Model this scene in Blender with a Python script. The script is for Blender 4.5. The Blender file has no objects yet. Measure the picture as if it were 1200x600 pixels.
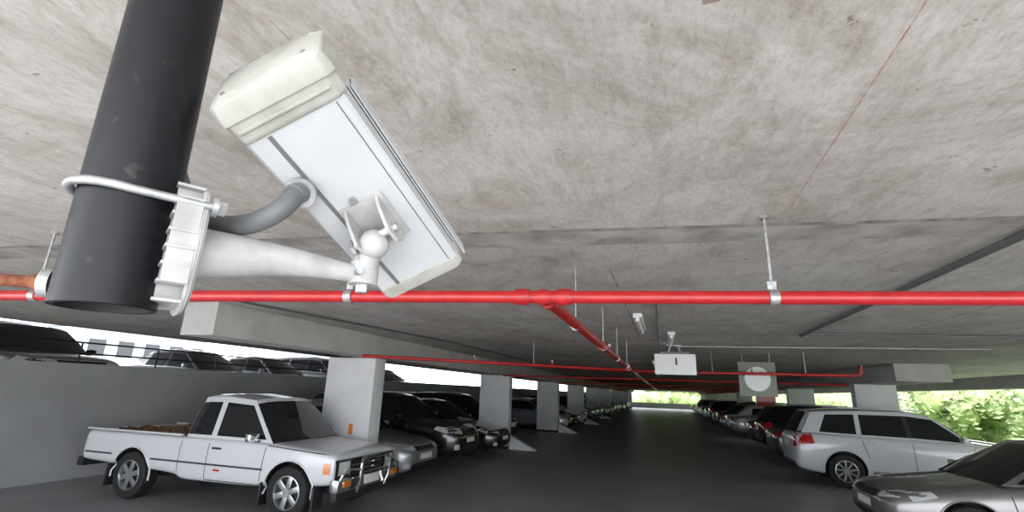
import bpy, bmesh, math, random
from mathutils import Matrix, Vector
from mathutils.bvhtree import BVHTree
random.seed(4)
S=bpy.context.scene
COL=S.collection
# ------------------------------------------------------------------ materials
def mat(name,col,rough=0.5,metal=0.0,spec=None,coat=0.0,noise=None,emit=None,bump=0.0,bscale=40):
    m=bpy.data.materials.new(name); m.use_nodes=True
    nt=m.node_tree; b=nt.nodes['Principled BSDF']
    b.inputs['Base Color'].default_value=(*col,1); b.inputs['Roughness'].default_value=rough
    b.inputs['Metallic'].default_value=metal
    if coat: b.inputs['Coat Weight'].default_value=coat; b.inputs['Coat Roughness'].default_value=0.04
    if spec is not None: b.inputs['Specular IOR Level'].default_value=spec
    if emit: b.inputs['Emission Color'].default_value=(*emit[0],1); b.inputs['Emission Strength'].default_value=emit[1]
    if noise:
        sc,col2,lo,hi=noise
        tc=nt.nodes.new('ShaderNodeTexCoord'); n=nt.nodes.new('ShaderNodeTexNoise')
        n.inputs['Scale'].default_value=sc; n.inputs['Detail'].default_value=7
        nt.links.new(tc.outputs['Object'],n.inputs['Vector'])
        r=nt.nodes.new('ShaderNodeValToRGB'); r.color_ramp.elements[0].position=lo; r.color_ramp.elements[1].position=hi
        r.color_ramp.elements[0].color=(*col,1); r.color_ramp.elements[1].color=(*col2,1)
        nt.links.new(n.outputs['Fac'],r.inputs['Fac']); nt.links.new(r.outputs['Color'],b.inputs['Base Color'])
    if bump:
        tc=nt.nodes.new('ShaderNodeTexCoord'); n=nt.nodes.new('ShaderNodeTexNoise')
        n.inputs['Scale'].default_value=bscale; n.inputs['Detail'].default_value=6
        nt.links.new(tc.outputs['Object'],n.inputs['Vector'])
        bp=nt.nodes.new('ShaderNodeBump'); bp.inputs['Strength'].default_value=bump; bp.inputs['Distance'].default_value=0.01
        nt.links.new(n.outputs['Fac'],bp.inputs['Height']); nt.links.new(bp.outputs['Normal'],b.inputs['Normal'])
    return m

def concrete_ceiling():
    m=bpy.data.materials.new('ceiling_concrete'); m.use_nodes=True
    nt=m.node_tree; N=nt.nodes; L=nt.links; b=N['Principled BSDF']; b.inputs['Roughness'].default_value=0.75
    tc=N.new('ShaderNodeTexCoord')
    def noise(sc,scale3,det=8,rough=0.6,dist=0.0,rot=0.0):
        mp=N.new('ShaderNodeMapping'); mp.inputs['Scale'].default_value=scale3; mp.inputs['Rotation'].default_value=(0,0,rot)
        L.new(tc.outputs['Object'],mp.inputs['Vector'])
        n=N.new('ShaderNodeTexNoise'); n.inputs['Scale'].default_value=sc; n.inputs['Detail'].default_value=det
        n.inputs['Roughness'].default_value=rough; n.inputs['Distortion'].default_value=dist
        L.new(mp.outputs['Vector'],n.inputs['Vector']); return n.outputs['Fac']
    def ramp(src,stops):
        r=N.new('ShaderNodeValToRGB'); e=r.color_ramp.elements
        e[0].position=stops[0][0]; e[0].color=(*stops[0][1],1); e[1].position=stops[-1][0]; e[1].color=(*stops[-1][1],1)
        for p,c in stops[1:-1]:
            q=e.new(p); q.color=(*c,1)
        L.new(src,r.inputs['Fac']); return r.outputs['Color']
    def mix(a,bb,fac,mode='MULTIPLY'):
        x=N.new('ShaderNodeMixRGB'); x.blend_type=mode; x.inputs['Fac'].default_value=fac
        L.new(a,x.inputs['Color1']); L.new(bb,x.inputs['Color2']); return x.outputs['Color']
    base=ramp(noise(1.0,(1,1,1),8,0.65,0.4),[(0.3,(.48,.457,.433)),(0.5,(.60,.578,.55)),(0.7,(.70,.68,.655))])
    streak=ramp(noise(14,(1.0,0.16,1),6,0.7,0.2),[(0.36,(.78,.76,.73)),(0.5,(1,1,1)),(0.66,(1,1,1))])
    fine=ramp(noise(70,(1,.45,1),5,0.75),[(0.36,(.78,.77,.755)),(0.56,(1,1,1))])
    blot=ramp(noise(1.7,(1,.7,1),12,0.8,1.4,.5),[(0.46,(1,1,1)),(0.55,(.84,.82,.79)),(0.66,(.64,.61,.57))])
    blot2=ramp(noise(5.5,(1,1,1),9,0.8,.8,1.1),[(0.54,(1,1,1)),(0.64,(.83,.80,.76))])
    pits=ramp(noise(8,(1,1,1),4,0.6),[(0.69,(1,1,1)),(0.71,(.42,.36,.30))])
    scr=ramp(noise(26,(1.0,0.10,1),3,0.6,0,.25),[(0.66,(1,1,1)),(0.74,(.80,.78,.75))])
    c=mix(base,streak,.65); c=mix(c,fine,.8); c=mix(c,blot,.85); c=mix(c,blot2,.8); c=mix(c,pits,.8); c=mix(c,scr,.5)
    L.new(c,b.inputs['Base Color'])
    bp=N.new('ShaderNodeBump'); bp.inputs['Strength'].default_value=0.2; bp.inputs['Distance'].default_value=0.01
    L.new(noise(30,(1,.4,1)),bp.inputs['Height']); L.new(bp.outputs['Normal'],b.inputs['Normal'])
    return m
M_CEIL=concrete_ceiling()
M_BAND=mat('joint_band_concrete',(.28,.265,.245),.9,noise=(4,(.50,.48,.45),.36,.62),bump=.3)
M_EDGE_SHADE=mat('joint_edge_shade',(.13,.125,.115),.95,noise=(7,(.26,.25,.235),.36,.62),bump=.3)  # concrete darkened as painted shade, step face catches too much light
M_JOINT=mat('joint_line_concrete',(.20,.19,.18),.9,noise=(6,(.45,.43,.41),.35,.65))
M_BEAM=mat('beam_paint',(.42,.41,.395),.8,noise=(2,(.50,.49,.475),.4,.6))
M_FLOOR=mat('floor_dark_screed',(.24,.24,.247),.42,noise=(0.7,(.33,.33,.338),.35,.7),bump=.10,bscale=25)
M_WALL=mat('wall_paint_grey',(.33,.338,.34),.8,noise=(.8,(.40,.408,.41),.35,.65))
M_COLM=mat('column_paint_white',(.66,.67,.685),.7,noise=(2.5,(.74,.75,.76),.35,.6))
M_BOUNCE=mat('pavement_bounce',(.62,.60,.57),.9,noise=(2,(.70,.68,.65),.4,.6))  # kept pale so the added ground reflects more light upward
M_GRASS=mat('grass',(.12,.22,.05),.95,noise=(3,(.22,.33,.09),.4,.6))
M_FACADE=mat('facade_plaster',(.22,.23,.25),.85,noise=(.4,(.28,.29,.31),.35,.65))
M_RED=mat('red_pipe_paint',(.40,.009,.012),.33,coat=.3,noise=(14,(.50,.018,.020),.35,.7))
M_GALV=mat('galvanised_steel',(.34,.35,.36),.42,metal=.7,noise=(45,(.50,.51,.52),.4,.6))
M_COND=mat('grey_conduit',(.16,.165,.17),.45,metal=.3)
M_FLEX=mat('flexible_conduit_grey',(.12,.125,.13),.55)
M_POLE=mat('black_pole_paint',(.006,.0065,.009),.42,spec=.3,noise=(38,(.04,.035,.033),.64,.72),bump=.05,bscale=30)
M_CCTV=mat('cctv_white_aluminium',(.45,.46,.475),.42,noise=(14,(.48,.49,.505),.4,.6))
M_CAP=mat('cctv_cap_plastic_aged',(.32,.315,.28),.6,noise=(26,(.40,.398,.365),.34,.58))
M_BRKT=mat('bracket_painted_white',(.33,.33,.325),.5,noise=(30,(.43,.43,.425),.35,.6))
M_RUST=mat('rusty_bolt',(.13,.035,.014),.85,noise=(90,(.25,.09,.04),.4,.6),bump=.4,bscale=150)
M_DARK=mat('dark_slot',(.02,.02,.022),.6)
M_CHALK=mat('red_chalk',(.46,.24,.19),.9,noise=(30,(.55,.46,.42),.40,.58))
M_LAMPB=mat('lamp_batten_white',(.72,.73,.72),.5)
M_BOX=mat('sign_box_white',(.86,.87,.87),.5)
M_OLIVE=mat('sign_board_olive',(.24,.26,.22),.6)
M_ORANGE=mat('orange_reflector',(.75,.22,.04),.5)
M_GLASSC=mat('car_glass',(.012,.014,.016),.05,spec=.6)
M_TYRE=mat('tyre_rubber',(.014,.014,.014),.8)
M_RIM=mat('alloy_rim',(.45,.46,.47),.3,metal=.8)
M_CHROME=mat('chrome',(.70,.71,.72),.15,metal=1.0)
M_BLK=mat('black_plastic',(.018,.018,.019),.5)
M_HEAD=mat('headlamp_glass',(.75,.77,.78),.12,metal=.3,coat=1)
M_TAIL=mat('tail_lamp_red',(.50,.01,.012),.12,coat=1)
M_AMB=mat('amber_lens',(.70,.19,.02),.2,coat=1)
M_PLATE=mat('number_plate',(.75,.75,.72),.5)
M_HAY=mat('dry_cargo',(.16,.09,.045),.9,noise=(20,(.34,.22,.12),.4,.6))
M_TRUNK=mat('tree_bark',(.10,.07,.05),.9)
M_LEAF=mat('tree_leaves',(.20,.27,.10),.6,noise=(1.2,(.40,.47,.23),.38,.62))
def paint(n,c,metal=.0,rough=.35): return mat(n,c,rough,metal=metal,coat=.9)
P_WHITE=paint('paint_white',(.64,.655,.68)); P_SILV=paint('paint_silver',(.34,.35,.37),.6,.32)
P_GREY=paint('paint_warm_grey',(.24,.235,.23),.6,.32)
P_BLACK=paint('paint_black',(.008,.008,.010),rough=.25); P_DGREY=paint('paint_dark_grey',(.05,.052,.058),.5)
P_BLUE=paint('paint_dark_blue',(.02,.03,.06),.3)

# ------------------------------------------------------------------ mesh builder
class MB:
    def __init__(s): s.v=[];s.f=[];s.m=[];s.mats=[]
    def mi(s,m):
        if m not in s.mats: s.mats.append(m)
        return s.mats.index(m)
    def add(s,vs,fs,m,smooth=True,T=None):
        o=len(s.v); i=s.mi(m) if not isinstance(m,list) else None
        for v in vs:
            v=Vector(v); s.v.append(T@v if T else v)
        for k,f in enumerate(fs):
            s.f.append([o+a for a in f]); s.m.append(i if i is not None else s.mi(m[k]))
    def box(s,c,d,m,T=None,bev=0.0,R=None):
        bm=bmesh.new(); bmesh.ops.create_cube(bm,size=1)
        bmesh.ops.scale(bm,vec=d,verts=bm.verts)
        if bev: bmesh.ops.bevel(bm,geom=bm.edges[:],offset=bev,segments=2,affect='EDGES',profile=.6)
        MM=Matrix.Translation(c)@(R.to_4x4() if R else Matrix.Identity(4))
        if T: MM=T@MM
        s.bm(bm,m,MM)
    def bm(s,bm,m,T=None):
        bm.verts.index_update()
        s.add([v.co.copy() for v in bm.verts],[[v.index for v in f.verts] for f in bm.faces],m,True,T); bm.free()
    def cyl(s,a,b,r,m,r2=None,n=20,caps=True,T=None):
        a=Vector(a);b=Vector(b);d=(b-a).normalized()
        u=d.orthogonal().normalized(); w=d.cross(u); r2=r if r2 is None else r2
        vs=[];fs=[]
        for k in range(n):
            t=2*math.pi*k/n; e=u*math.cos(t)+w*math.sin(t); vs+= [a+e*r,b+e*r2]
        for k in range(n):
            j=(k+1)%n; fs.append([2*k,2*j,2*j+1,2*k+1])
        if caps: fs+= [[2*k for k in range(n)][::-1],[2*k+1 for k in range(n)]]
        s.add(vs,fs,m,True,T)
    def tube(s,pts,r,m,n=12,T=None,caps=True):
        pts=[Vector(p) for p in pts]; rs=r if isinstance(r,list) else [r]*len(pts)
        vs=[];fs=[];u=None
        for i,p in enumerate(pts):
            d=((pts[min(i+1,len(pts)-1)]-pts[max(i-1,0)])).normalized()
            if u is None: u=d.orthogonal().normalized()
            u=(u-d*u.dot(d)).normalized(); w=d.cross(u)
            for k in range(n):
                t=2*math.pi*k/n; vs.append(p+(u*math.cos(t)+w*math.sin(t))*rs[i])
        for i in range(len(pts)-1):
            for k in range(n):
                j=(k+1)%n; fs.append([i*n+k,i*n+j,(i+1)*n+j,(i+1)*n+k])
        if caps: fs+= [list(range(n))[::-1],[(len(pts)-1)*n+k for k in range(n)]]
        s.add(vs,fs,m,True,T)
    def prism(s,poly,a,b,m,axis='X',T=None):
        n=len(poly)
        def P(p,t):
            return {'X':(t,p[0],p[1]),'Y':(p[0],t,p[1]),'Z':(p[0],p[1],t)}[axis]
        vs=[P(p,a) for p in poly]+[P(p,b) for p in poly]
        fs=[[k,(k+1)%n,n+(k+1)%n,n+k] for k in range(n)]+[list(range(n))[::-1],list(range(n,2*n))]
        bm=bmesh.new(); bv=[bm.verts.new(v) for v in vs]
        for f in fs: bm.faces.new([bv[i] for i in f])
        bmesh.ops.recalc_face_normals(bm,faces=bm.faces)
        s.bm(bm,m,T)
    def sphere(s,c,r,m,T=None,sc=(1,1,1)):
        bm=bmesh.new(); bmesh.ops.create_uvsphere(bm,u_segments=18,v_segments=12,radius=r)
        s.bm(bm,m,(T or Matrix.Identity(4))@Matrix.Translation(c)@Matrix.Diagonal((*sc,1)))
    def mesh(s,name,ang=35):
        me=bpy.data.meshes.new(name); me.from_pydata([tuple(v) for v in s.v],[],s.f)
        for m in s.mats: me.materials.append(m)
        me.polygons.foreach_set('material_index',s.m)
        me.polygons.foreach_set('use_smooth',[True]*len(s.f))
        me.update()
        try: me.set_sharp_from_angle(angle=math.radians(ang))
        except Exception: pass
        return me
    def obj(s,name,loc=(0,0,0),rz=0,ang=35):
        o=bpy.data.objects.new(name,s.mesh(name,ang)); o.location=loc; o.rotation_euler[2]=rz
        COL.objects.link(o); return o
def simple_box(name,lo,hi,m,bev=0):
    b=MB(); c=[(lo[i]+hi[i])/2 for i in range(3)]; d=[hi[i]-lo[i] for i in range(3)]
    b.box((0,0,0),d,m,bev=bev); return b.obj(name,c)

# ------------------------------------------------------------------ building
YB=-1.3
simple_box('floor',(-10.4,-1.6,-.3),(9.8,85,0),M_FLOOR)
simple_box('ground_bounce_pavement',(-70,-45,-.5),(70,-1.6,-.02),M_BOUNCE)  # unseen sunlit ground added behind the camera to bounce light onto the ceiling
simple_box('ground_lawn',(9.8,-1.6,-.6),(70,130,-.1),M_GRASS)
simple_box('ground_lawn',(-70,85,-.6),(9.8,130,-.1),M_GRASS)
b=MB(); b.box((0,0,0),(20.4,85-YB,.3),M_CEIL); b.obj('ceiling',(-.3,(85+YB)/2,2.85))
a6=math.radians(6)
jb=MB(); jb.prism([(-.125,-.008),(.14,-.008),(.16,.02),(-.125,.02)],-9.6,9.6,M_BAND,axis='X'); jb.prism([(-.165,.004),(-.126,-.0082),(-.126,.004)],-9.6,9.6,M_EDGE_SHADE,axis='X')
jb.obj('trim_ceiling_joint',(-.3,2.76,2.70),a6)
fj=MB()
for X in (-6.2,-3.6,-.35,2.9,6.4): fj.box((X,43,2.6995),(.012,79,.002),M_JOINT)
for k in range(1,10): fj.box((-.3,3+k*7.9-2.2,2.6995),(19.8,.014,.002),M_JOINT)
fj.obj('trim_formwork_lines')
for nm,x0,x1,y0 in (('beam_left',-5.45,-4.95,4.35),('beam_right',4.95,6.0,13.2)):
    simple_box(nm,(x0,y0,2.31),(x1,85,2.70),M_BEAM,bev=.01)
simple_box('beam_edge_right',(9.3,YB,2.35),(9.8,85,2.70),M_BEAM)
def column(x0,x1,y,red=False,strip=False):
    b=MB(); w=x1-x0
    b.box((0,0,1.155),(w,.36,2.31),M_COLM,bev=.015)
    b.box((0,0,.05),(w+.04,.40,.10),M_BLK)
    if red: b.box((0,0,1.55),(w+.02,.38,1.3),M_RED)
    if strip:
        for zz in (.55,.80,1.05): b.box((w*.14,-.183,zz),(.08,.008,.18),M_ORANGE)
    o=b.obj('concrete_column',((x0+x1)/2,y+.18,0)); return o
for k in range(10):
    d=-.14 if k==0 else 0
    column(-5.98+d,-4.95+d,8.0+7.9*k,strip=(k==0))
    column(4.97,5.95,8.02+7.9*k-(.5 if k==0 else 0),red=(k==3))
for k in range(1,6):
    b=MB(); b.prism([(0,0),(.9,0),(0,.42)],-.12,.12,M_COLM,axis='Y'); b.obj('kerb_wedge',(-4.92,8.02+7.9*k+.2,0))
simple_box('wall_left',(-10.65,-1.6,-.5),(-10.4,85,2.03),M_WALL)
simple_box('floor_upper_level',(-18.5,-1.6,.95),(-10.65,85,1.2),M_FLOOR)
simple_box('ceiling_upper_level',(-18.5,-1.6,3.9),(-10.5,85,4.2),M_BEAM)
simple_box('wall_left_fascia',(-10.68,-1.6,2.70),(-10.5,85,3.9),M_WALL)
simple_box('wall_outer_left',(-18.7,-1.6,-.5),(-18.5,85,1.95),M_WALL)
simple_box('wall_back_left',(-18.5,-1.6,1.2),(-10.68,-1.4,3.9),M_WALL)
r=MB()
for y in [-1+1.5*k for k in range(38)]: r.cyl((0,y,2.03),(0,y,2.42),.016,M_BLK,n=8)
for z in (2.22,2.42): r.cyl((0,-1.3,z),(0,55,z),.016,M_BLK,n=8)
r.obj('railing',(-10.52,0,0))
simple_box('wall_right',(9.6,-1.6,-.3),(9.8,85,.75),M_WALL)
simple_box('wall_far',(-10.4,84.8,-.3),(9.6,85,.8),M_WALL)
# neighbouring buildings seen over the upper level
for (x,y,wy,h) in ((-46,16,9,14),(-50,34,12,10),(-44,58,13,16)):
    b=MB(); b.box((0,0,h/2),(8,wy,h),M_FACADE)
    for fl in range(int(h//3)):
        for j in range(int(wy//2.4)):
            yy=-wy/2+1.5+j*2.4; b.box((4.02,yy,1.7+fl*3),(.10,1.3,1.4),M_GLASSC); b.box((4.08,yy,.95+fl*3),(.2,1.5,.1),M_WALL)
    b.obj('neighbour_building',(x,y,-.5))
c=MB()
c.box((.62,1.75,2.6992),(.0035,1.5,.002),M_CHALK); c.box((-.93,1.0,2.6992),(.0025,.4,.002),M_CHALK)
c.obj('chalk_line')

# ------------------------------------------------------------------ sprinkler pipes
def P(x): return (x,1.95+(x+4.02)*.138,2.28)
p=MB()
p.cyl(P(-10.3),P(9.2),.033,M_RED,n=24)
dv=(Vector(P(1))-Vector(P(0))).normalized()
def coupling(c,d,r=.043,l=.05):
    c=Vector(c); p.cyl(c-d*l/2,c+d*l/2,r,M_RED,n=24); p.cyl(c-d*l*.8,c-d*l*.5,r*.93,M_RED); p.cyl(c+d*l*.5,c+d*l*.8,r*.93,M_RED)
J=Vector(P(-.585))
coupling(J-dv*.11,dv); coupling(J+dv*.11,dv); p.sphere(J,.042,M_RED,sc=(1.5,1,1))
end=Vector((-.62,9.4,2.28)); bd=(end-J).normalized()
p.cyl(J,end,.036,M_RED,n=20); coupling(J+bd*.13,bd); coupling(J+bd*2.6,bd,.043); coupling(end-bd*.2,bd,.048)
coupling(P(-3.2),dv); coupling(P(3.1),dv)
far=[(-4.75,7.05,2.28),(-3.45,7.95,2.28),(-1.24,9.66,2.28),(-.14,10.5,2.28),(3.3,10.35,2.28),(3.36,10.34,2.31),(3.38,10.34,2.45)]
p.tube(far,.028,M_RED)
p.cyl(end,(-.62,10.15,2.28),.030,M_RED)
p.cyl((-.62,10.1,2.28),(-.62,60,2.28),.028,M_RED)
for k in range(6):
    y=16+k*7.9; p.cyl((-4.9,y-1,2.28),(4.9,y+.1,2.28),.025,M_RED,n=10)
for (x,y) in ((-3.2,8.14),(-2.0,9.07),(1.6,10.42),(-.62,6.0)):
    p.cyl((x,y,2.28),(x,y,2.36),.012,M_RED,n=10); p.cyl((x,y,2.36),(x,y,2.39),.02,M_GALV,n=10)
p.obj('sprinkler_pipe')
h=MB()
def hanger(x):
    c=Vector(P(x))
    h.cyl(c-dv*.022,c+dv*.022,.040,M_GALV,n=24)
    h.box(c+Vector((0,0,.05)),(.04,.014,.06),M_GALV)
    h.cyl(c+Vector((0,0,.06)),(c.x,c.y,2.70),.008,M_GALV,n=10)
    h.cyl((c.x,c.y,2.685),(c.x,c.y,2.70),.022,M_GALV,n=12)
for x in (.52,-1.66,-3.75,-6.0,3.2): hanger(x)
for y in (3.5,5.2,6.8,8.6):
    h.cyl((-.6,y-.012,2.28),(-.6,y+.012,2.28),.040,M_GALV,n=20); h.cyl((-.6,y,2.31),(-.6,y,2.70),.006,M_GALV,n=8)
for x,y in ((-2.3,8.84),(.9,10.46),(2.5,10.39)):
    h.cyl((x,y,2.28),(x,y,2.70),.006,M_GALV,n=8)
h.obj('pipe_hanger')
c=MB()
arc=[(-.25+.2*math.sin(t),4.33+.2-.2*math.cos(t),2.685) for t in [math.pi/2*i/6 for i in range(7)]]
c.tube([(-9.8,3.6,2.685),(-5.1,3.88,2.685),(-2,4.15,2.685)]+arc+[(-.05,9.6,2.685)],.014,M_GALV)
c.tube([(1.80,YB,2.665),(1.80,7.5,2.665)],.024,M_COND)
c.tube([(-4.6,4.1,2.68),(-3.9,8.9,2.68),(-3.7,20,2.68)],.014,M_COND)
c.tube([(1.82,7.4,2.68),(4.9,7.9,2.68)],.014,M_COND); c.tube([(.2,9.3,2.68),(4.9,9.5,2.68)],.016,M_GALV)
c.obj('ceiling_conduit')
def batten(x,y,l=1.25,wd=.10):
    b=MB(); b.box((0,0,0),(wd,l,.05),M_LAMPB,bev=.008); b.cyl((0,-l/2+.04,-.045),(0,l/2-.04,-.045),.018,M_BOX,n=12)
    for s in (-1,1): b.box((0,s*(l/2-.03),-.035),(.04,.03,.06),M_LAMPB)
    b.obj('fluorescent_batten',(x,y,2.67))
for x,y in ((-.26,6.2),(.12,7.9),(-.25,14),(-.25,22),(-.25,30),(-8.3,3.2),(-8.3,11),(7.4,12)): batten(x,y)
b=MB(); b.box((0,0,0),(.70,.16,.36),M_BOX,bev=.015); b.box((0,-.083,0),(.62,.004,.29),M_BOX)
b.box((0,-.01,.20),(.5,.10,.03),M_COND)
for s in (-.12,.12): b.cyl((s,0,.18),(s*.5,0,.33),.012,M_GALV,n=8)
b.box((0,0,.335),(.26,.12,.015),M_GALV); b.box((.02,-.09,.05),(.03,.01,.12),M_DARK)
b.obj('hanging_light_box',(.19,9.3,2.36))
b=MB(); b.box((0,0,0),(.68,.02,.66),M_OLIVE,bev=.004); b.cyl((0,-.011,0),(0,-.022,0),.235,M_BOX,n=40)
for s in (-.25,.25): b.cyl((s,0,.33),(s,0,.5),.008,M_GALV,n=8)
b.obj('hanging_round_sign',(1.76,10.9,2.20))

# ------------------------------------------------------------------ CCTV assembly
PX,PY=-.503,.312
PR=.0405
b=MB()
zb=1.862; BX,BY=PX+.008,PY+.003
b.cyl((BX,BY,zb),(PX-.004,PY-.004,2.70),PR,M_POLE,n=48,caps=False)
b.cyl((BX,BY,zb),(PX-.004,PY-.004,2.60),PR-.005,M_DARK,n=40,caps=False)
vs=[];fs=[];n=48
for k in range(n):
    t=2*math.pi*k/n
    for rr in (PR,PR-.005): vs.append((BX+rr*math.cos(t),BY+rr*math.sin(t),zb))
for k in range(n):
    j=(k+1)%n; fs.append([2*k,2*j,2*j+1,2*k+1])
b.add(vs,fs,M_POLE)
b.cyl((PX-.004,PY,2.685),(PX-.004,PY,2.70),.085,M_POLE,n=32)
b.obj('black_ceiling_pole')
cc=bpy.data.objects.new('cctv_camera',None); COL.objects.link(cc)
def child(mb,name,ang=35):
    o=mb.obj(name,ang=ang); o.parent=cc; return o
O=Vector((-.375,.340,2.090))
A=(Vector((-.336,.640,1.953))-O); Lh=A.length; A.normalize()
Rr=Vector((.111,.0215,.0462)); Rr=(Rr-A*Rr.dot(A)).normalized(); U=Rr.cross(A).normalized()
T=Matrix((( Rr.x,A.x,U.x,O.x),(Rr.y,A.y,U.y,O.y),(Rr.z,A.z,U.z,O.z),(0,0,0,1)))
b=MB()
prof=[(-.062,.003),(-.058,0),(.058,0),(.062,.003),(.062,.030),(.060,.031),(.060,.0335),(.064,.0345),(.064,.056),(.050,.072),(-.050,.072),(-.064,.056),(-.064,.0345),(-.060,.0335),(-.060,.031),(-.062,.030)]
b.prism(prof,.03,Lh-.018,M_CCTV,axis='Y',T=T)
b.prism([(-.036,-.0010),(-.031,-.0010),(-.031,.002),(-.036,.002)],.04,Lh-.02,M_COND,axis='Y',T=T)
b.prism([(.0500,-.0006),(.0508,-.0006),(.0508,.002),(.0500,.002)],.04,Lh-.02,M_DARK,axis='Y',T=T)
b.prism([(.0618,.0305),(.0625,.0305),(.0625,.0340),(.0618,.0340)],.04,Lh-.02,M_DARK,axis='Y',T=T)
sh=[(-.068,.036),(-.0655,.036),(-.0655,.058),(-.051,.0745),(.051,.0745),(.0655,.058),(.0655,.036),(.068,.036),(.068,.059),(.052,.077),(-.052,.077),(-.068,.059)]
b.prism(sh,.045,Lh+.012,M_CCTV,axis='Y',T=T)
child(b,'housing_body',ang=25)
b=MB()
def loft(b,secs,m,T,cap=True,bev=.0014):
    n=len(secs[0][1]); vs=[];fs=[]
    for y,pl in secs: vs+=[(q[0],y,q[1]) for q in pl]
    for i in range(len(secs)-1):
        for k in range(n):
            j=(k+1)%n; fs.append([i*n+k,i*n+j,(i+1)*n+j,(i+1)*n+k])
    if cap: fs+=[list(range(n))[::-1],[(len(secs)-1)*n+k for k in range(n)]]
    bm=bmesh.new(); bv=[bm.verts.new(v) for v in vs]
    for f in fs: bm.faces.new([bv[i] for i in f])
    bmesh.ops.recalc_face_normals(bm,faces=bm.faces)
    bmesh.ops.bevel(bm,geom=[e for e in bm.edges],offset=bev,segments=2,affect='EDGES')
    b.bm(bm,m,T)
def oct_(w,z0,z1,c,c2=None):
    c2=c if c2 is None else c2
    return [(-w+c,z0),(w-c,z0),(w,z0+c),(w,z1-c2),(w-c2,z1),(-w+c2,z1),(-w,z1-c2),(-w,z0+c)]
loft(b,[(-.014,oct_(.056,.008,.080,.006,.012)),(-.010,oct_(.0665,-.001,.086,.007,.014)),(.006,oct_(.070,-.005,.088,.008,.015)),(.012,oct_(.070,-.005,.088,.008,.015))],M_CAP,T,bev=.0009)
loft(b,[(.010,oct_(.067,-.003,.085,.008,.014)),(.034,oct_(.067,-.003,.085,.008,.014)),(.038,oct_(.0645,-.001,.080,.008,.014))],M_CAP,T,bev=.0009)
b.box((0,.022,-.0042),(.112,.004,.003),M_CAP,T=T,bev=.001)
for s in (-.048,.048):
    for zz in (.016,.070): b.cyl((s,-.0145,zz),(s,-.0155,zz),.0028,M_GALV,T=T,n=10)
child(b,'rear_cap',ang=25)
b=MB()
loft(b,[(Lh-.022,oct_(.0645,-.002,.074,.008)),(Lh-.004,oct_(.0645,-.002,.074,.008)),(Lh,oct_(.061,0,.071,.008))],M_CAP,T,bev=.0009)
b.box((0,Lh+.0005,.036),(.085,.001,.05),M_GLASSC,T=T)
child(b,'front_bezel')
def W(x,y,z): return T@Vector((x,y,z))
b=MB()
yb=.196
b.box((.0,yb,-.002),(.060,.074,.005),M_BRKT,T=T,bev=.001)
for s in (-1,1):
    b.prism([(yb-.036,0),(yb+.036,0),(yb+.030,-.024),(yb+.010,-.048),(yb-.012,-.050),(yb-.030,-.022)],s*.022-.002,s*.022+.002,M_BRKT,axis='X',T=T)
b.cyl((-.032,yb,-.034),(.030,yb,-.034),.006,M_GALV,T=T,n=12); b.cyl((-.035,yb,-.034),(-.030,yb,-.034),.010,M_GALV,T=T,n=6)
b.cyl((-.006,yb-.042,-.001),(-.006,yb-.042,-.006),.005,M_GALV,T=T,n=6)
K=W(0,yb,-.034); E=Vector((-.362,.520,1.936))
K2=Vector((E.x,E.y,E.z))
b.cyl(K,K+(K2-K)*.75,.013,M_BRKT,n=20); b.sphere(K+(K2-K)*.2,.019,M_BRKT)
b.cyl(K2+Vector((0,0,-.012)),K2+Vector((0,0,.016)),.018,M_BRKT,n=24); b.cyl(K2+Vector((0,0,.016)),K2+Vector((0,0,.026)),.014,M_BRKT,n=24)
b.cyl(K2+Vector((0,0,-.022)),K2+Vector((0,0,-.010)),.008,M_GALV,n=6)
b.cyl(K2+Vector((.0,-.016,0)),K2+Vector((.012,-.026,0)),.004,M_GALV,n=8)
child(b,'swivel_mount')
b=MB()
ad=Vector((.53,.85,0)).normalized(); side=Vector((ad.y,-ad.x,0))
S0=Vector((PX,PY,1.926))+ad*.056
n=12; vs=[];fs=[];m_=16
for i in range(n+1):
    t=i/n; c_=S0.lerp(K2-ad*.004,t)+Vector((0,0,.006*math.sin(math.pi*t)))
    hy=.020*(1-t)**1.5+.011; wy=.016*(1-t)+.010
    for k in range(m_):
        a=2*math.pi*k/m_; vs.append(c_+side*wy*math.cos(a)+Vector((0,0,1))*hy*math.sin(a))
for i in range(n):
    for k in range(m_):
        j=(k+1)%m_; fs.append([i*m_+k,i*m_+j,(i+1)*m_+j,(i+1)*m_+k])
fs+=[list(range(m_)),[n*m_+k for k in range(m_)]]
b.add(vs,fs,M_BRKT)
child(b,'arm')
b=MB()
Tp=Matrix(((side.x,ad.x,0,PX+.004),(side.y,ad.y,0,PY+.002),(0,0,1,0),(0,0,0,1)))
def plate_outline(sc=1):
    o=[]
    for k in range(28):
        a=2*math.pi*k/28; ca,sa=math.cos(a),math.sin(a)
        o.append((.050*sc*math.copysign(abs(ca)**.7,ca),1.930+.068*sc*math.copysign(abs(sa)**.75,sa)))
    return o
loft(b,[(.057,plate_outline(1.0)),(.061,plate_outline(1.0)),(.065,plate_outline(.93))],M_BRKT,Tp)
for k in range(8):
    z=1.872+.0165*k; w=.050*max(.1,1-(abs(z-1.930)/.071)**2.6)**(.38)
    b.box((0,.046,z),(w*2,.024,.0028),M_BRKT,T=Tp)
for s in (-1,1):
    b.box((s*.047,.047,1.930),(.0028,.022,.085),M_BRKT,T=Tp)
    b.box((s*.024,.047,1.930),(.0028,.022,.115),M_BRKT,T=Tp)
child(b,'base_plate')
UR=PR+.005
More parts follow.
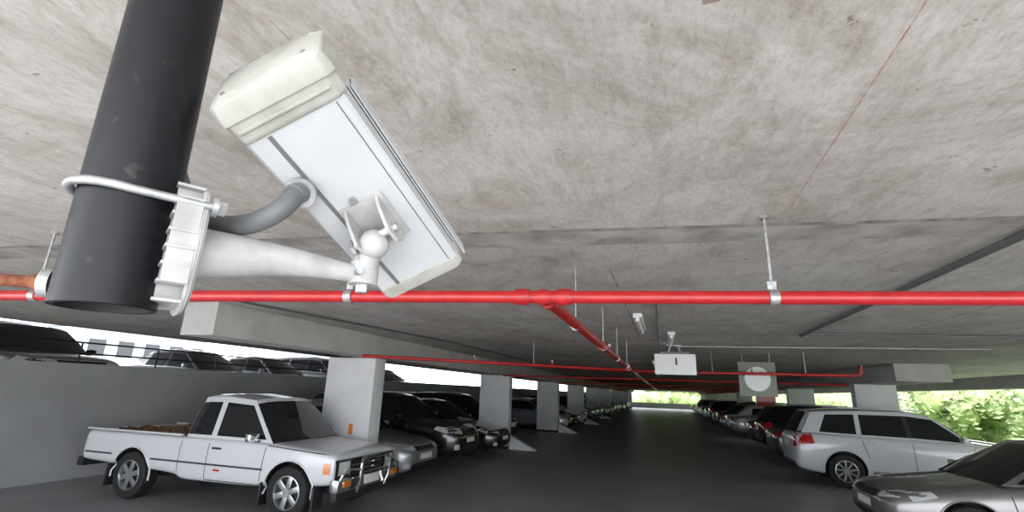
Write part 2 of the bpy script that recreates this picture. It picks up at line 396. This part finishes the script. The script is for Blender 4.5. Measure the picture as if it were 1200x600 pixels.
def ubolt(z,mt,tilt=0.0):
    pts=[(-UR,.078,z),(-UR,.02,z)]
    for k in range(0,13):
        a=math.pi-math.pi*k/12; pts.append((UR*math.cos(a),.0-UR*math.sin(a),z+tilt*math.sin(a)))
    pts+=[(UR,.02,z),(UR,.078,z)]
    b=MB(); b.tube(pts,.0042,mt,T=Tp)
    for s in (-1,1):
        b.cyl((s*UR,.070,z),(s*UR,.077,z),.008,mt,n=6,T=Tp); b.cyl((s*UR,.065,z),(s*UR,.070,z),.010,mt,n=16,T=Tp)
    child(b,'u_bolt')
ubolt(1.968,M_GALV,.004)
b=MB()
bx,by,bz=BX-.030,BY-.027,1.880
b.cyl((bx,by,bz),(bx-.006,by-.005,bz),.013,M_GALV,n=20); b.cyl((bx-.006,by-.005,bz),(bx-.011,by-.008,bz),.008,M_RUST,n=6)
b.cyl((bx-.010,by-.008,bz),(bx-.034,by-.022,bz),.0055,M_RUST,n=12)
child(b,'clamp_bolt')
b=MB()
gy=.112
G0=W(-.046,gy,0); G1=W(-.046,gy-.004,-.012); G2=W(-.048,gy-.012,-.026)
b.cyl(G0,G1,.0165,M_COND,n=8); b.cyl(G1,G2,.0125,M_COND,n=20); b.cyl(W(-.046,gy-.002,-.008),W(-.046,gy-.004,-.014),.0180,M_GALV,n=24)
def bez(p0,p1,p2,p3,n=24):
    return [p0*(1-t)**3+p1*3*t*(1-t)**2+p2*3*t*t*(1-t)+p3*t**3 for t in [i/n for i in range(n+1)]]
Q=Vector((-.535,.405,2.003)); q=bez(W(-.047,gy-.008,-.016),W(-.051,gy-.022,-.088),Vector((-.475,.405,1.950)),Q)
q2=bez(Q,Vector((-.56,.405,2.02)),Vector((-.60,.39,2.10)),Vector((-.61,.38,2.30)),12)[1:]
q3=[Vector((-.61,.38,2.5)),Vector((-.61,.38,2.695))]
b.tube(q+q2+q3,.0115,M_FLEX,n=16)
child(b,'flexible_conduit')
b=MB(); b.tube([(-.592,.335,2.70),(-.592,.335,2.25),(-.592,.34,2.18),(-.585,.38,2.12)],.012,M_BRKT); child(b,'cable_conduit')

# ------------------------------------------------------------------ cars
def eval_mesh(bm,mats,subdiv=0,cutters=()):
    me=bpy.data.meshes.new('tmp'); bm.to_mesh(me); bm.free()
    for m in mats: me.materials.append(m)
    o=bpy.data.objects.new('tmp',me); COL.objects.link(o)
    if subdiv:
        s=o.modifiers.new('s','SUBSURF'); s.levels=subdiv; s.render_levels=subdiv
    cs=[]
    for cb in cutters:
        cm=bpy.data.meshes.new('c'); cb.to_mesh(cm); cb.free()
        for m in mats: cm.materials.append(m)
        co=bpy.data.objects.new('c',cm); COL.objects.link(co); cs.append(co)
        d=o.modifiers.new('b','BOOLEAN'); d.object=co; d.operation='DIFFERENCE'; d.solver='EXACT'
    dg=bpy.context.evaluated_depsgraph_get(); dg.update()
    r=bpy.data.meshes.new_from_object(o.evaluated_get(dg))
    V=[v.co.copy() for v in r.vertices]; F=[list(p.vertices) for p in r.polygons]; I=[p.material_index for p in r.polygons]
    for x in cs+[o]: bpy.data.objects.remove(x)
    return V,F,I

def build_car(name,sta,gh,wheels,R,pnt,opts):
    mb=MB(); mb.mi(pnt); mb.mi(M_BLK)
    bm=bmesh.new(); rings=[]
    box=opts.get('boxy',False)
    for (x,zb,zt,w) in sta:
        h=zt-zb
        if box: half=[(0,zb),(.9*w,zb),(.985*w,zb+.05),(1.0*w,zb+.30*h),(1.0*w,zb+.60*h),(.985*w,zt-.05),(.95*w,zt-.005),(.5*w,zt+.012),(0,zt+.018)]
        else: half=[(0,zb),(.84*w,zb),(.96*w,zb+.05),(1.0*w,zb+.34*h),(1.0*w,zb+.62*h),(.975*w,zt-.09*min(1,h/.6)),(.90*w,zt-.01),(.5*w,zt+.022),(0,zt+.03)]
        ring=[(x,y,z) for y,z in half]+[(x,-y,z) for y,z in half[1:-1][::-1]]
        rings.append([bm.verts.new(p) for p in ring])
    n=len(rings[0])
    for i in range(len(rings)-1):
        for k in range(n):
            j=(k+1)%n; f=bm.faces.new([rings[i][k],rings[i][j],rings[i+1][j],rings[i+1][k]])
            if k in (0,n-1): f.material_index=1
    bm.faces.new(rings[0]); bm.faces.new(rings[-1][::-1])
    bmesh.ops.recalc_face_normals(bm,faces=bm.faces)
    W2=max(s[3] for s in sta)
    cut=[]
    for wx in wheels:
        for s in (-1,1):
            c=bmesh.new(); bmesh.ops.create_cone(c,cap_ends=True,segments=36,radius1=R*1.17,radius2=R*1.17,depth=.62)
            bmesh.ops.transform(c,matrix=Matrix.Translation((wx,s*(W2+.02),R*1.03))@Matrix.Rotation(math.pi/2,4,'X'),verts=c.verts)
            for f in c.faces: f.material_index=1
            cut.append(c)
    for (lo,hi,mi_) in opts.get('cut',[]):
        c=bmesh.new(); bmesh.ops.create_cube(c,size=1)
        bmesh.ops.transform(c,matrix=Matrix.Translation([(lo[i]+hi[i])/2 for i in range(3)])@Matrix.Diagonal((hi[0]-lo[0],hi[1]-lo[1],hi[2]-lo[2],1)),verts=c.verts)
        for f in c.faces: f.material_index=mi_
        cut.append(c)
    V,F,I=eval_mesh(bm,[pnt,M_BLK],subdiv=2,cutters=cut)
    mb.add(V,F,[pnt if i==0 else M_BLK for i in I])
    fr=[0,.07,.86,1.0]; B=gh['b']; n=len(B); hb,ht=gh['hb'],gh['ht']; mts=gh['m']
    def side(i,f,s):
        xb,zb_,xt,zt_=B[i]; bul=.018*math.sin(math.pi*f)
        tp=gh.get('taper',[1]*n)[i]
        return (xb+(xt-xb)*f, s*((hb+(ht-hb)*f)*tp+bul), zb_+(zt_-zb_)*f)
    def top(i,s_):
        xb,zb_,xt,zt_=B[i]; bl=(.07 if i==0 else (-.05 if i==n-1 else 0))*(1-s_*s_); tp=gh.get('taper',[1]*n)[i]
        return (xt+bl, s_*ht*tp, zt_+.045*(1-s_*s_*s_*s_)-0)
    for s in (-1,1):
        for i in range(n-1):
            for a in range(3):
                q_=[side(i,fr[a],s),side(i,fr[a+1],s),side(i+1,fr[a+1],s),side(i+1,fr[a],s)]
                m=mts[i] if a==1 else pnt
                if a==0 and m is M_GLASSC: m=M_BLK
                mb.add(q_,[[0,1,2,3] if s>0 else [3,2,1,0]],m)
    NS=8
    for i in range(n-1):
        vs=[top(i,-1+2*k/NS) for k in range(NS+1)]+[top(i+1,-1+2*k/NS) for k in range(NS+1)]
        mb.add(vs,[[k,NS+1+k,NS+2+k,k+1] for k in range(NS)],pnt)
    for i,sg in ((0,1),(n-1,-1)):
        xb,zb_,xt,zt_=B[i]; tp=gh.get('taper',[1]*n)[i]
        fw=[0,.05,.5,.92,1.0]; vs=[]
        for f in fw:
            for k in range(NS+1):
                s_=-1+2*k/NS; tpn=top(i,s_); bx=xb+sg*.14*(1-s_*s_)
                y=s_*((hb+(ht-hb)*f)*tp+.018*math.sin(math.pi*f))
                vs.append((bx+(tpn[0]-bx)*f+sg*.02*math.sin(math.pi*f), y, zb_+(tpn[2]-zb_)*f))
        fs=[];ms=[]
        for a in range(4):
            for k in range(NS):
                fs.append([a*(NS+1)+k,a*(NS+1)+k+1,(a+1)*(NS+1)+k+1,(a+1)*(NS+1)+k] if sg>0 else [a*(NS+1)+k,(a+1)*(NS+1)+k,(a+1)*(NS+1)+k+1,a*(NS+1)+k+1])
                g=a in (1,2) ; ms.append(M_GLASSC if g and (0<k<NS-1 or i==0) else (M_BLK if a==0 else pnt))
        mb.add(vs,fs,ms)
    bvh=BVHTree.FromPolygons([tuple(v) for v in mb.v],mb.f)
    def decal(ang,poly,m,off=.006,step=.06):
        a=math.radians(ang); d=Vector((math.cos(a),math.sin(a),0)); Ux=Vector((-math.sin(a),math.cos(a),0))
        bm=bmesh.new(); bm.faces.new([bm.verts.new((u,v,0)) for u,v in poly])
        us=[q[0] for q in poly]; vz=[q[1] for q in poly]
        for ax,lo,hi in ((0,min(us),max(us)),(1,min(vz),max(vz))):
            t=lo+step
            while t<hi-.005:
                co=[0,0,0];co[ax]=t;no=[0,0,0];no[ax]=1
                bmesh.ops.bisect_plane(bm,geom=bm.verts[:]+bm.edges[:]+bm.faces[:],plane_co=co,plane_no=no); t+=step
        for v in bm.verts:
            o=Ux*v.co.x+Vector((0,0,v.co.y))+d*6
            h=bvh.ray_cast(o,-d,9)
            if h[0] is None:
                h=bvh.find_nearest(Ux*v.co.x+Vector((0,0,v.co.y))+d*(2.2 if abs(d.x)>.5 else .8))
            v.co=h[0]+d*off
        mb.bm(bm,m)
    def sd(s,pts): return [(-x,z) if s>0 else (x,z) for x,z in pts]
    for args in opts['decals']:
        kind,pts,m=args[:3]; off=args[3] if len(args)>3 else .006
        if kind=='side':
            for s in (-1,1): decal(90*s,sd(s,pts),m,off)
        elif kind=='front2':
            for s in (-1,1): decal(0,[(s*y,z) for y,z in pts],m,off)
        elif kind=='rear2':
            for s in (-1,1): decal(180,[(s*y,z) for y,z in pts],m,off)
        elif kind=='front': decal(0,pts,m,off)
        elif kind=='rear': decal(180,pts,m,off)
    def line(x0,z0,x1,z1,w=.006):
        dx,dz=x1-x0,z1-z0; l=math.hypot(dx,dz); nx,nz=-dz/l*w,dx/l*w
        for s in (-1,1): decal(90*s,sd(s,[(x0+nx,z0+nz),(x1+nx,z1+nz),(x1-nx,z1-nz),(x0-nx,z0-nz)]),M_BLK,.002)
    for l_ in opts.get('lines',[]): line(*l_)
    for wx in wheels:
        for s in (-1,1):
            pts=[]
            for k in range(17):
                a=math.radians(-8+196*k/16); pts.append((wx+R*1.18*math.cos(a),0,R*1.03+R*1.18*math.sin(a)))
            q_=[]
            for (x,_,z) in pts:
                h_=bvh.ray_cast(Vector((x+ (x-wx)*.03,s*3,z+(z-R)*.03)),Vector((0,-s,0)),3)
                y=h_[0].y if h_[0] is not None and abs(h_[0].y)>W2-.25 else s*(W2-.03)
                q_.append((x,y,z))
            mb.tube(q_,.014,opts.get('lip',pnt),n=8)
            wheel(mb,wx,s,W2-.02,R,opts.get('tw',.2),opts.get('rim','spoke'))
    for s in (-1,1):
        mx,my,mz=opts['mirror']
        mb.box((mx,s*(my+.09),mz+.05),(.10,.18,.12),opts.get('mirror_m',pnt),bev=.03); mb.box((mx-.0,s*(my),mz-.0),(.05,.10,.03),M_BLK)
        for hx,hz in opts.get('handles',[]):
            h_=bvh.ray_cast(Vector((hx,s*3,hz)),Vector((0,-s,0)),3)
            if h_[0] is not None: mb.box((hx,h_[0].y+s*.012,hz),(.16,.028,.028),opts.get('handle_m',pnt),bev=.01)
    for bx in opts.get('boxes',[]): mb.box(bx[0],bx[1],bx[2],bev=bx[3] if len(bx)>3 else 0)
    for pts,r_,m in opts.get('tubes',[]): mb.tube(pts,r_,m,n=12)
    return mb.mesh(name,ang=32)
def wheel(mb,wx,s,yo,R,w,style):
    prof=[(R*.62,0),(R*.66,.012),(R*.86,.016),(R*.96,.0),(R,-.03),(R,-w+.03),(R*.96,-w),(R*.6,-w)]
    n=36; vs=[];fs=[]
    for k in range(n):
        a=2*math.pi*k/n
        for r_,y in prof: vs.append((wx+r_*math.cos(a),s*(yo+y),R+r_*math.sin(a)))
    P_=len(prof)
    for k in range(n):
        j=(k+1)%n
        for i in range(P_-1): fs.append([k*P_+i,k*P_+i+1,j*P_+i+1,j*P_+i] if s<0 else [k*P_+i,j*P_+i,j*P_+i+1,k*P_+i+1])
    mb.add(vs,fs,M_TYRE)
    mb.cyl((wx,s*(yo-.06),R),(wx,s*(yo-.05),R),R*.62,M_DARK,n=28)
    vs=[];fs=[]
    rp=[(R*.645,.004),(R*.60,.008),(R*.57,-.01),(R*.56,-.05)]
    for k in range(n):
        a=2*math.pi*k/n
        for r_,y in rp: vs.append((wx+r_*math.cos(a),s*(yo+y),R+r_*math.sin(a)))
    for k in range(n):
        j=(k+1)%n
        for i in range(3): fs.append([k*4+i,k*4+i+1,j*4+i+1,j*4+i])
    mb.add(vs,fs,M_RIM)
    mb.cyl((wx,s*(yo-.045),R),(wx,s*(yo+.006),R),R*.17,M_RIM,n=16)
    ns={'spoke':5,'multi':9,'star':6}[style]
    for k in range(ns):
        a=2*math.pi*(k+.3)/ns; Rm=Matrix.Rotation(-a*1,4,'Y')
        ww=R*{'spoke':.19,'multi':.10,'star':.22}[style]
        Tm=Matrix.Translation((wx,s*(yo-.012),R))@Rm
        mb.box((R*.36,0,0),(R*.50,.022,ww),M_RIM,T=Tm,bev=.006)

def sedan(name,pnt,rim='spoke'):
    sta=[(2.30,.36,.56,.50),(2.26,.24,.64,.66),(2.12,.19,.72,.79),(1.85,.17,.79,.855),(1.40,.17,.85,.875),(.95,.17,.92,.88),(.3,.17,.95,.885),(-.5,.17,.97,.885),(-1.2,.17,.99,.88),(-1.75,.19,1.0,.86),(-2.12,.24,.99,.80),(-2.25,.30,.93,.72),(-2.29,.38,.72,.62)]
    gh=dict(b=[(1.02,.90,.22,1.40),(.92,.90,.14,1.415),(-.18,.94,-.20,1.455),(-.27,.94,-.28,1.455),(-1.08,.96,-.98,1.41),(-1.20,.97,-1.06,1.40),(-1.72,.98,-1.18,1.37)],
      m=[pnt,M_GLASSC,M_BLK,M_GLASSC,pnt,pnt],hb=.805,ht=.60,taper=[.96,.98,1,1,.98,.96,.90])
    D=[('front2',[(.44,.60),(.78,.66),(.80,.74),(.60,.73),(.42,.68)],M_HEAD),
       ('front',[(-.36,.585),(.36,.585),(.40,.67),(-.40,.67)],M_BLK),
       ('front',[(-.34,.635),(.34,.635),(.345,.648),(-.345,.648)],M_CHROME,.012),('front',[(-.33,.605),(.33,.605),(.335,.616),(-.335,.616)],M_CHROME,.012),
       ('front',[(-.41,.672),(.41,.672),(.41,.69),(-.41,.69)],M_CHROME,.012),
       ('front',[(-.60,.25),(.60,.25),(.52,.37),(-.52,.37)],M_BLK),('front2',[(.60,.30),(.72,.30),(.72,.39),(.61,.38)],M_HEAD,.01),
       ('front',[(-.25,.43),(.25,.43),(.25,.54),(-.25,.54)],M_PLATE,.012),
       ('rear2',[(.44,.74),(.78,.74),(.78,.92),(.50,.92)],M_TAIL),('rear',[(-.26,.72),(.26,.72),(.26,.84),(-.26,.84)],M_PLATE,.012),
       ('side',[(2.0,.62),(1.72,.70),(1.78,.76),(2.04,.72)],M_HEAD),('side',[(-1.95,.76),(-2.18,.78),(-2.16,.90),(-1.98,.93)],M_TAIL),
       ('side',[(1.0,.28),(-.9,.28),(-.9,.31),(1.0,.31)],M_BLK,.003)]
    o=dict(decals=D,rim=rim,mirror=(.72,.86,.94),handles=[(-.02,.80),(-.92,.82)],
      lines=[(.98,.88,.92,.30),(-.22,.93,-.22,.26),(-1.08,.94,-.95,.55),(.92,.24,-.9,.24)])
    return build_car(name,sta,gh,(1.42,-1.26),.315,pnt,o)
def suv(name,pnt,rim='spoke'):
    sta=[(2.33,.42,.66,.55),(2.29,.28,.80,.72),(2.15,.24,.92,.83),(1.85,.22,.99,.90),(1.35,.22,1.04,.92),(.95,.22,1.08,.925),(.2,.22,1.10,.93),(-.8,.22,1.12,.93),(-1.6,.24,1.14,.92),(-2.05,.27,1.14,.88),(-2.25,.32,1.10,.82),(-2.32,.42,.98,.74)]
    gh=dict(b=[(1.10,1.02,.42,1.56),(1.00,1.03,.34,1.58),(-.02,1.07,-.05,1.64),(-.12,1.07,-.14,1.64),(-.98,1.09,-.95,1.63),(-1.08,1.09,-1.04,1.63),(-1.82,1.12,-1.58,1.60),(-2.16,1.12,-1.90,1.57)],
      m=[pnt,M_GLASSC,M_BLK,M_GLASSC,pnt,M_GLASSC,pnt],hb=.85,ht=.67,taper=[.96,.98,1,1,1,1,.97,.93])
    D=[('front2',[(.45,.76),(.82,.80),(.84,.92),(.62,.93),(.44,.88)],M_HEAD),
       ('front',[(-.40,.72),(.40,.72),(.44,.88),(-.44,.88)],M_BLK),
       ('front',[(-.39,.82),(.39,.82),(.395,.845),(-.395,.845)],M_CHROME,.015),('front',[(-.38,.76),(.38,.76),(.385,.785),(-.385,.785)],M_CHROME,.015),
       ('front',[(-.46,.885),(.46,.885),(.46,.91),(-.46,.91)],M_CHROME,.015),
       ('front',[(-.60,.36),(.60,.36),(.54,.52),(-.54,.52)],M_BLK),('front2',[(.62,.42),(.76,.42),(.76,.54),(.63,.53)],M_HEAD,.01),
       ('front',[(-.25,.56),(.25,.56),(.25,.67),(-.25,.67)],M_PLATE,.012),
       ('rear2',[(.56,.80),(.80,.80),(.82,1.06),(.62,1.08)],M_TAIL),('rear',[(-.26,.78),(.26,.78),(.26,.90),(-.26,.90)],M_PLATE,.012),
       ('rear',[(-.6,.34),(.6,.34),(.6,.46),(-.6,.46)],M_BLK),
       ('side',[(2.05,.78),(1.72,.86),(1.78,.94),(2.08,.90)],M_HEAD),('side',[(-1.93,.90),(-2.20,.82),(-2.22,1.04),(-1.98,1.12)],M_TAIL),
       ('side',[(.98,.26),(-.88,.26),(-.88,.36),(.98,.36)],M_BLK,.004)]
    o=dict(decals=D,rim=rim,mirror=(.82,.90,1.08),handles=[(.08,.93),(-.85,.95)],lip=pnt,
      lines=[(1.02,1.02,.98,.38),(-.07,1.06,-.07,.38),(-1.02,1.08,-.92,.65),(.98,.38,-.88,.38)],
      boxes=[((-.45,.60,1.69),(1.7,.03,.03),M_RIM,.01),((-.45,-.60,1.69),(1.7,.03,.03),M_RIM,.01)])
    return build_car(name,sta,gh,(1.36,-1.38),.355,pnt,o)
def pickup(name,pnt):
    sta=[(2.17,.50,.84,.74),(2.14,.46,.88,.78),(2.0,.44,.91,.80),(1.5,.40,.94,.815),(1.0,.36,.975,.82),(.6,.34,.985,.825),(-.3,.34,.985,.825),(-.56,.34,.985,.825),(-.60,.40,.97,.822),(-1.0,.42,.97,.822),(-1.6,.44,.97,.822),(-2.2,.46,.97,.82),(-2.66,.48,.97,.815),(-2.70,.49,.96,.81)]
    gh=dict(b=[(1.06,.955,.50,1.53),(.97,.96,.42,1.54),(.02,.965,.0,1.575),(-.08,.965,-.10,1.575),(-.46,.965,-.34,1.565),(-.56,.965,-.46,1.55)],
      m=[pnt,M_GLASSC,pnt,M_GLASSC,M_BLK],hb=.775,ht=.62,taper=[.97,.98,1,1,1,.99])
    D=[('front',[(-.74,.56),(.74,.56),(.74,.80),(-.74,.80)],M_BLK),
       ('front2',[(.46,.60),(.70,.60),(.70,.77),(.46,.77)],M_HEAD,.02),
       ('front',[(-.42,.70),(.42,.70),(.42,.72),(-.42,.72)],M_CHROME,.02),('front',[(-.42,.63),(.42,.63),(.42,.65),(-.42,.65)],M_CHROME,.02),
       ('front',[(-.72,.785),(.72,.785),(.72,.805),(-.72,.805)],M_CHROME,.02),('front2',[(.44,.58),(.46,.58),(.46,.79),(.44,.79)],M_CHROME,.025),
       ('side',[(2.10,.62),(2.0,.62),(2.0,.76),(2.10,.76)],M_AMB,.008),
       ('side',[(1.0,.60),(-1.15,.60),(-1.15,.625),(1.0,.625)],M_BLK,.006),
       ('side',[(-1.98,.62),(-2.6,.62),(-2.6,.645),(-1.98,.645)],M_BLK,.006),
       ('rear2',[(.62,.62),(.79,.62),(.79,.86),(.62,.86)],M_TAIL),
       ('side',[(.24,.53),(.12,.53),(.12,.555),(.24,.555)],M_TAIL,.004)]
    bx=[((2.20,0,.48),(.14,1.62,.17),M_CHROME,.03),((2.275,0,.50),(.03,.36,.12),M_PLATE,.004),
        ((2.25,.45,.48),(.05,.12,.14),M_BLK,.01),((2.25,-.45,.48),(.05,.12,.14),M_BLK,.01),
        ((2.278,.62,.50),(.02,.16,.07),M_AMB,.005),((2.278,-.62,.50),(.02,.16,.07),M_AMB,.005),
        ((2.1,0,.32),(.10,1.3,.14),M_BLK,.02),((-2.76,0,.46),(.14,1.5,.14),M_BLK,.02),
        ((-.2,0,.38),(4.4,.9,.14),M_BLK,0),
        ((-1.64,.79,.985),(2.05,.05,.03),pnt,.01),((-1.64,-.79,.985),(2.05,.05,.03),pnt,.01),
        ((-.68,0,1.12),(.04,1.2,.03),M_BLK,.01),((-.68,.6,1.05),(.04,.04,.16),M_BLK,.01),((-.68,-.6,1.05),(.04,.04,.16),M_BLK,.01),
        ((1.88,-.70,.30),(.04,.22,.28),M_BLK,.005),((1.02,-.72,.30),(.03,.24,.30),M_BLK,.005),((-2.0,-.72,.32),(.03,.22,.32),M_BLK,.005)]
    X=2.33
    tb=[([(X-.06,-.36,.36),(X,-.38,.50),(X,-.38,.74),(X-.02,-.32,.80),(X-.02,.32,.80),(X,.38,.74),(X,.38,.50),(X-.06,.36,.36)],.024,M_CHROME),
        ([(X,-.38,.66),(X-.05,-.58,.68),(X-.05,-.74,.62),(X-.1,-.76,.50)],.018,M_CHROME),([(X,.38,.66),(X-.05,.58,.68),(X-.05,.74,.62),(X-.1,.76,.50)],.018,M_CHROME),
        ([(X,-.38,.62),(X,.38,.62)],.016,M_CHROME)]
    o=dict(decals=D,rim='star',mirror=(.80,.80,.98),mirror_m=M_CHROME,handles=[(.12,.84)],handle_m=M_BLK,boxy=True,boxes=bx,tw=.22,tubes=tb,
      cut=[((-2.60,-.72,.60),(-.66,.72,1.3),0)],
      lines=[(1.0,.95,.96,.42),(-.04,.96,-.04,.42),(.96,.40,-.04,.40),(-.585,.97,-.585,.42),(1.02,.93,2.1,.865)])
    return build_car(name,sta,gh,(1.45,-1.54),.345,pnt,o)
def place(me,name,loc,rz,pnt=None):
    o=bpy.data.objects.new(name,me); o.location=loc; o.rotation_euler[2]=rz; COL.objects.link(o)
    if pnt:
        o.material_slots[0].link='OBJECT'; o.material_slots[0].material=pnt
    return o
BASEP=paint('car_base_paint',(.3,.3,.3),.3)
me_p=pickup('pickup_truck',P_WHITE); me_s=sedan('sedan_car',BASEP); me_u=suv('suv_car',BASEP,'multi')
tr=place(me_p,'pickup_truck',(-6.52,6.90,0),0)
b=MB(); bm=bmesh.new(); bmesh.ops.create_grid(bm,x_segments=26,y_segments=18,size=.5)
for v in bm.verts:
    v.co.x*=1.86; v.co.y*=1.36; v.co.z=.92+random.uniform(-.03,.05)+.06*math.sin(v.co.x*5+1)*math.cos(v.co.y*4)
b.bm(bm,M_HAY); o=b.obj('cargo_load'); o.parent=tr; o.location=(-1.63,0,0)
pi=math.pi
place(me_s,'sedan_car',(-7.05,9.68,0),0,P_SILV)
place(me_u,'suv_car',(-7.05,12.05,0),0,P_BLACK)
place(me_s,'sedan_car',(-6.9,14.55,0),0,P_BLACK)
place(me_u,'suv_car',(-7.7,17.9,0),0,P_BLACK)
cols=[P_SILV,P_BLACK,P_WHITE,P_DGREY,P_SILV,P_GREY,P_BLACK,P_WHITE,P_BLUE]
i=0
for bay in range(2,8):
    for k in range(3):
        me=(me_s,me_u)[(i*7//3)%2]; place(me,'sedan_car' if me is me_s else 'suv_car',(-6.9,8.02+7.9*bay+1.6+k*2.45,0),0,cols[i%9]); i+=1
sg=place(me_s,'sedan_car',(5.02,8.98,0),pi,P_GREY); sg.scale=(1,1,.95)
place(me_u,'suv_car',(5.12,14.1,0),0,P_WHITE)
place(me_s,'sedan_car',(5.3,17.6,0),0,P_DGREY); place(me_u,'suv_car',(5.4,20.1,0),0,P_BLACK); place(me_s,'sedan_car',(5.4,22.5,0),0,P_BLUE)
for bay in range(2,8):
    for k in range(3):
        if (bay,k) in ((2,0),): continue
        me=(me_u,me_s)[(i*5//3)%2]; place(me,'sedan_car' if me is me_s else 'suv_car',(5.4,8.02+7.9*bay+1.6+k*2.45,0),0 if (i%2) else pi,cols[(i*2)%9]); i+=1
place(me_u,'suv_car',(-13.25,6.9,1.2),0,P_BLACK)
place(me_s,'sedan_car',(-13.6,11.6,1.2),0,P_SILV); place(me_s,'sedan_car',(-13.6,14.4,1.2),0,P_WHITE); place(me_u,'suv_car',(-13.6,17.4,1.2),0,P_SILV)
place(me_u,'suv_car',(-13.6,3.6,1.2),0,P_DGREY); place(me_s,'sedan_car',(-13.6,22,1.2),0,P_DGREY)

# ------------------------------------------------------------------ trees
def tree(x,y,h,rad,n=1500):
    b=MB(); b.tube([(0,0,-.6),(.1,0,h*.4),(0,.1,h*.7)],[.18,.14,.07],M_TRUNK,n=8)
    blobs=[(Vector((random.uniform(-1,1)*rad*.6,random.uniform(-1,1)*rad*.6,h*random.uniform(.25,.95))),rad*random.uniform(.35,.6)) for _ in range(9)]
    vs=[];fs=[]
    for _ in range(n):
        c,r_=random.choice(blobs); d=Vector((random.gauss(0,1),random.gauss(0,1),random.gauss(0,1))).normalized()
        p_=c+d*r_*random.uniform(.75,1.05); s_=random.uniform(.12,.26)
        u=Vector((random.gauss(0,1),random.gauss(0,1),random.gauss(0,1))).normalized(); w=u.orthogonal().normalized()*.5
        k=len(vs); vs+=[p_-u*s_,p_+w*s_,p_+u*s_,p_-w*s_]; fs.append([k,k+1,k+2,k+3])
    b.add(vs,fs,M_LEAF)
    for c,r_ in blobs: b.sphere(c,r_*.78,M_LEAF)
    b.obj('tree',(x,y,-.3))
for k in range(16):
    tree(15.5+random.uniform(-1,2),6+k*4.6,random.uniform(2.2,3.2),2.4)
for k in range(12):
    tree(23+random.uniform(-1,3),12+k*7,random.uniform(3.5,5),3.6,1100)
for k in range(6): tree(-14+k*6,98+random.uniform(-2,4),3.4,3.6,1000)

# ------------------------------------------------------------------ light
w=bpy.data.worlds.new('sky'); S.world=w; w.use_nodes=True; nt=w.node_tree
bg=nt.nodes['Background']; bg.inputs['Color'].default_value=(.89,.93,1.0,1); bg.inputs['Strength'].default_value=4.4
def light(name,kind,loc,rot,e,**k):
    l=bpy.data.lights.new(name,kind); l.energy=e
    for a,v in k.items(): setattr(l,a,v)
    o=bpy.data.objects.new(name,l); o.location=loc; o.rotation_euler=rot; COL.objects.link(o); return o
sdv=Vector((-.25,.62,-.85)).normalized()
light('sun','SUN',(0,-20,30),sdv.to_track_quat('-Z','Y').to_euler(),5.0,angle=.02,color=(1,.96,.9))

# ------------------------------------------------------------------ camera
cd=bpy.data.cameras.new('camera'); cd.sensor_width=36; cd.lens=567*36/1200; cd.clip_start=.02; cd.clip_end=400
cam=bpy.data.objects.new('camera',cd); COL.objects.link(cam)
cam.matrix_world=Matrix.Translation((0,0,1.80))@Matrix.Rotation(.30547,4,'Z')@Matrix.Rotation(math.pi/2+.27275,4,'X')@Matrix.Rotation(.034986,4,'Z')
S.camera=cam
S.view_settings.view_transform='Standard'; S.view_settings.exposure=0.38
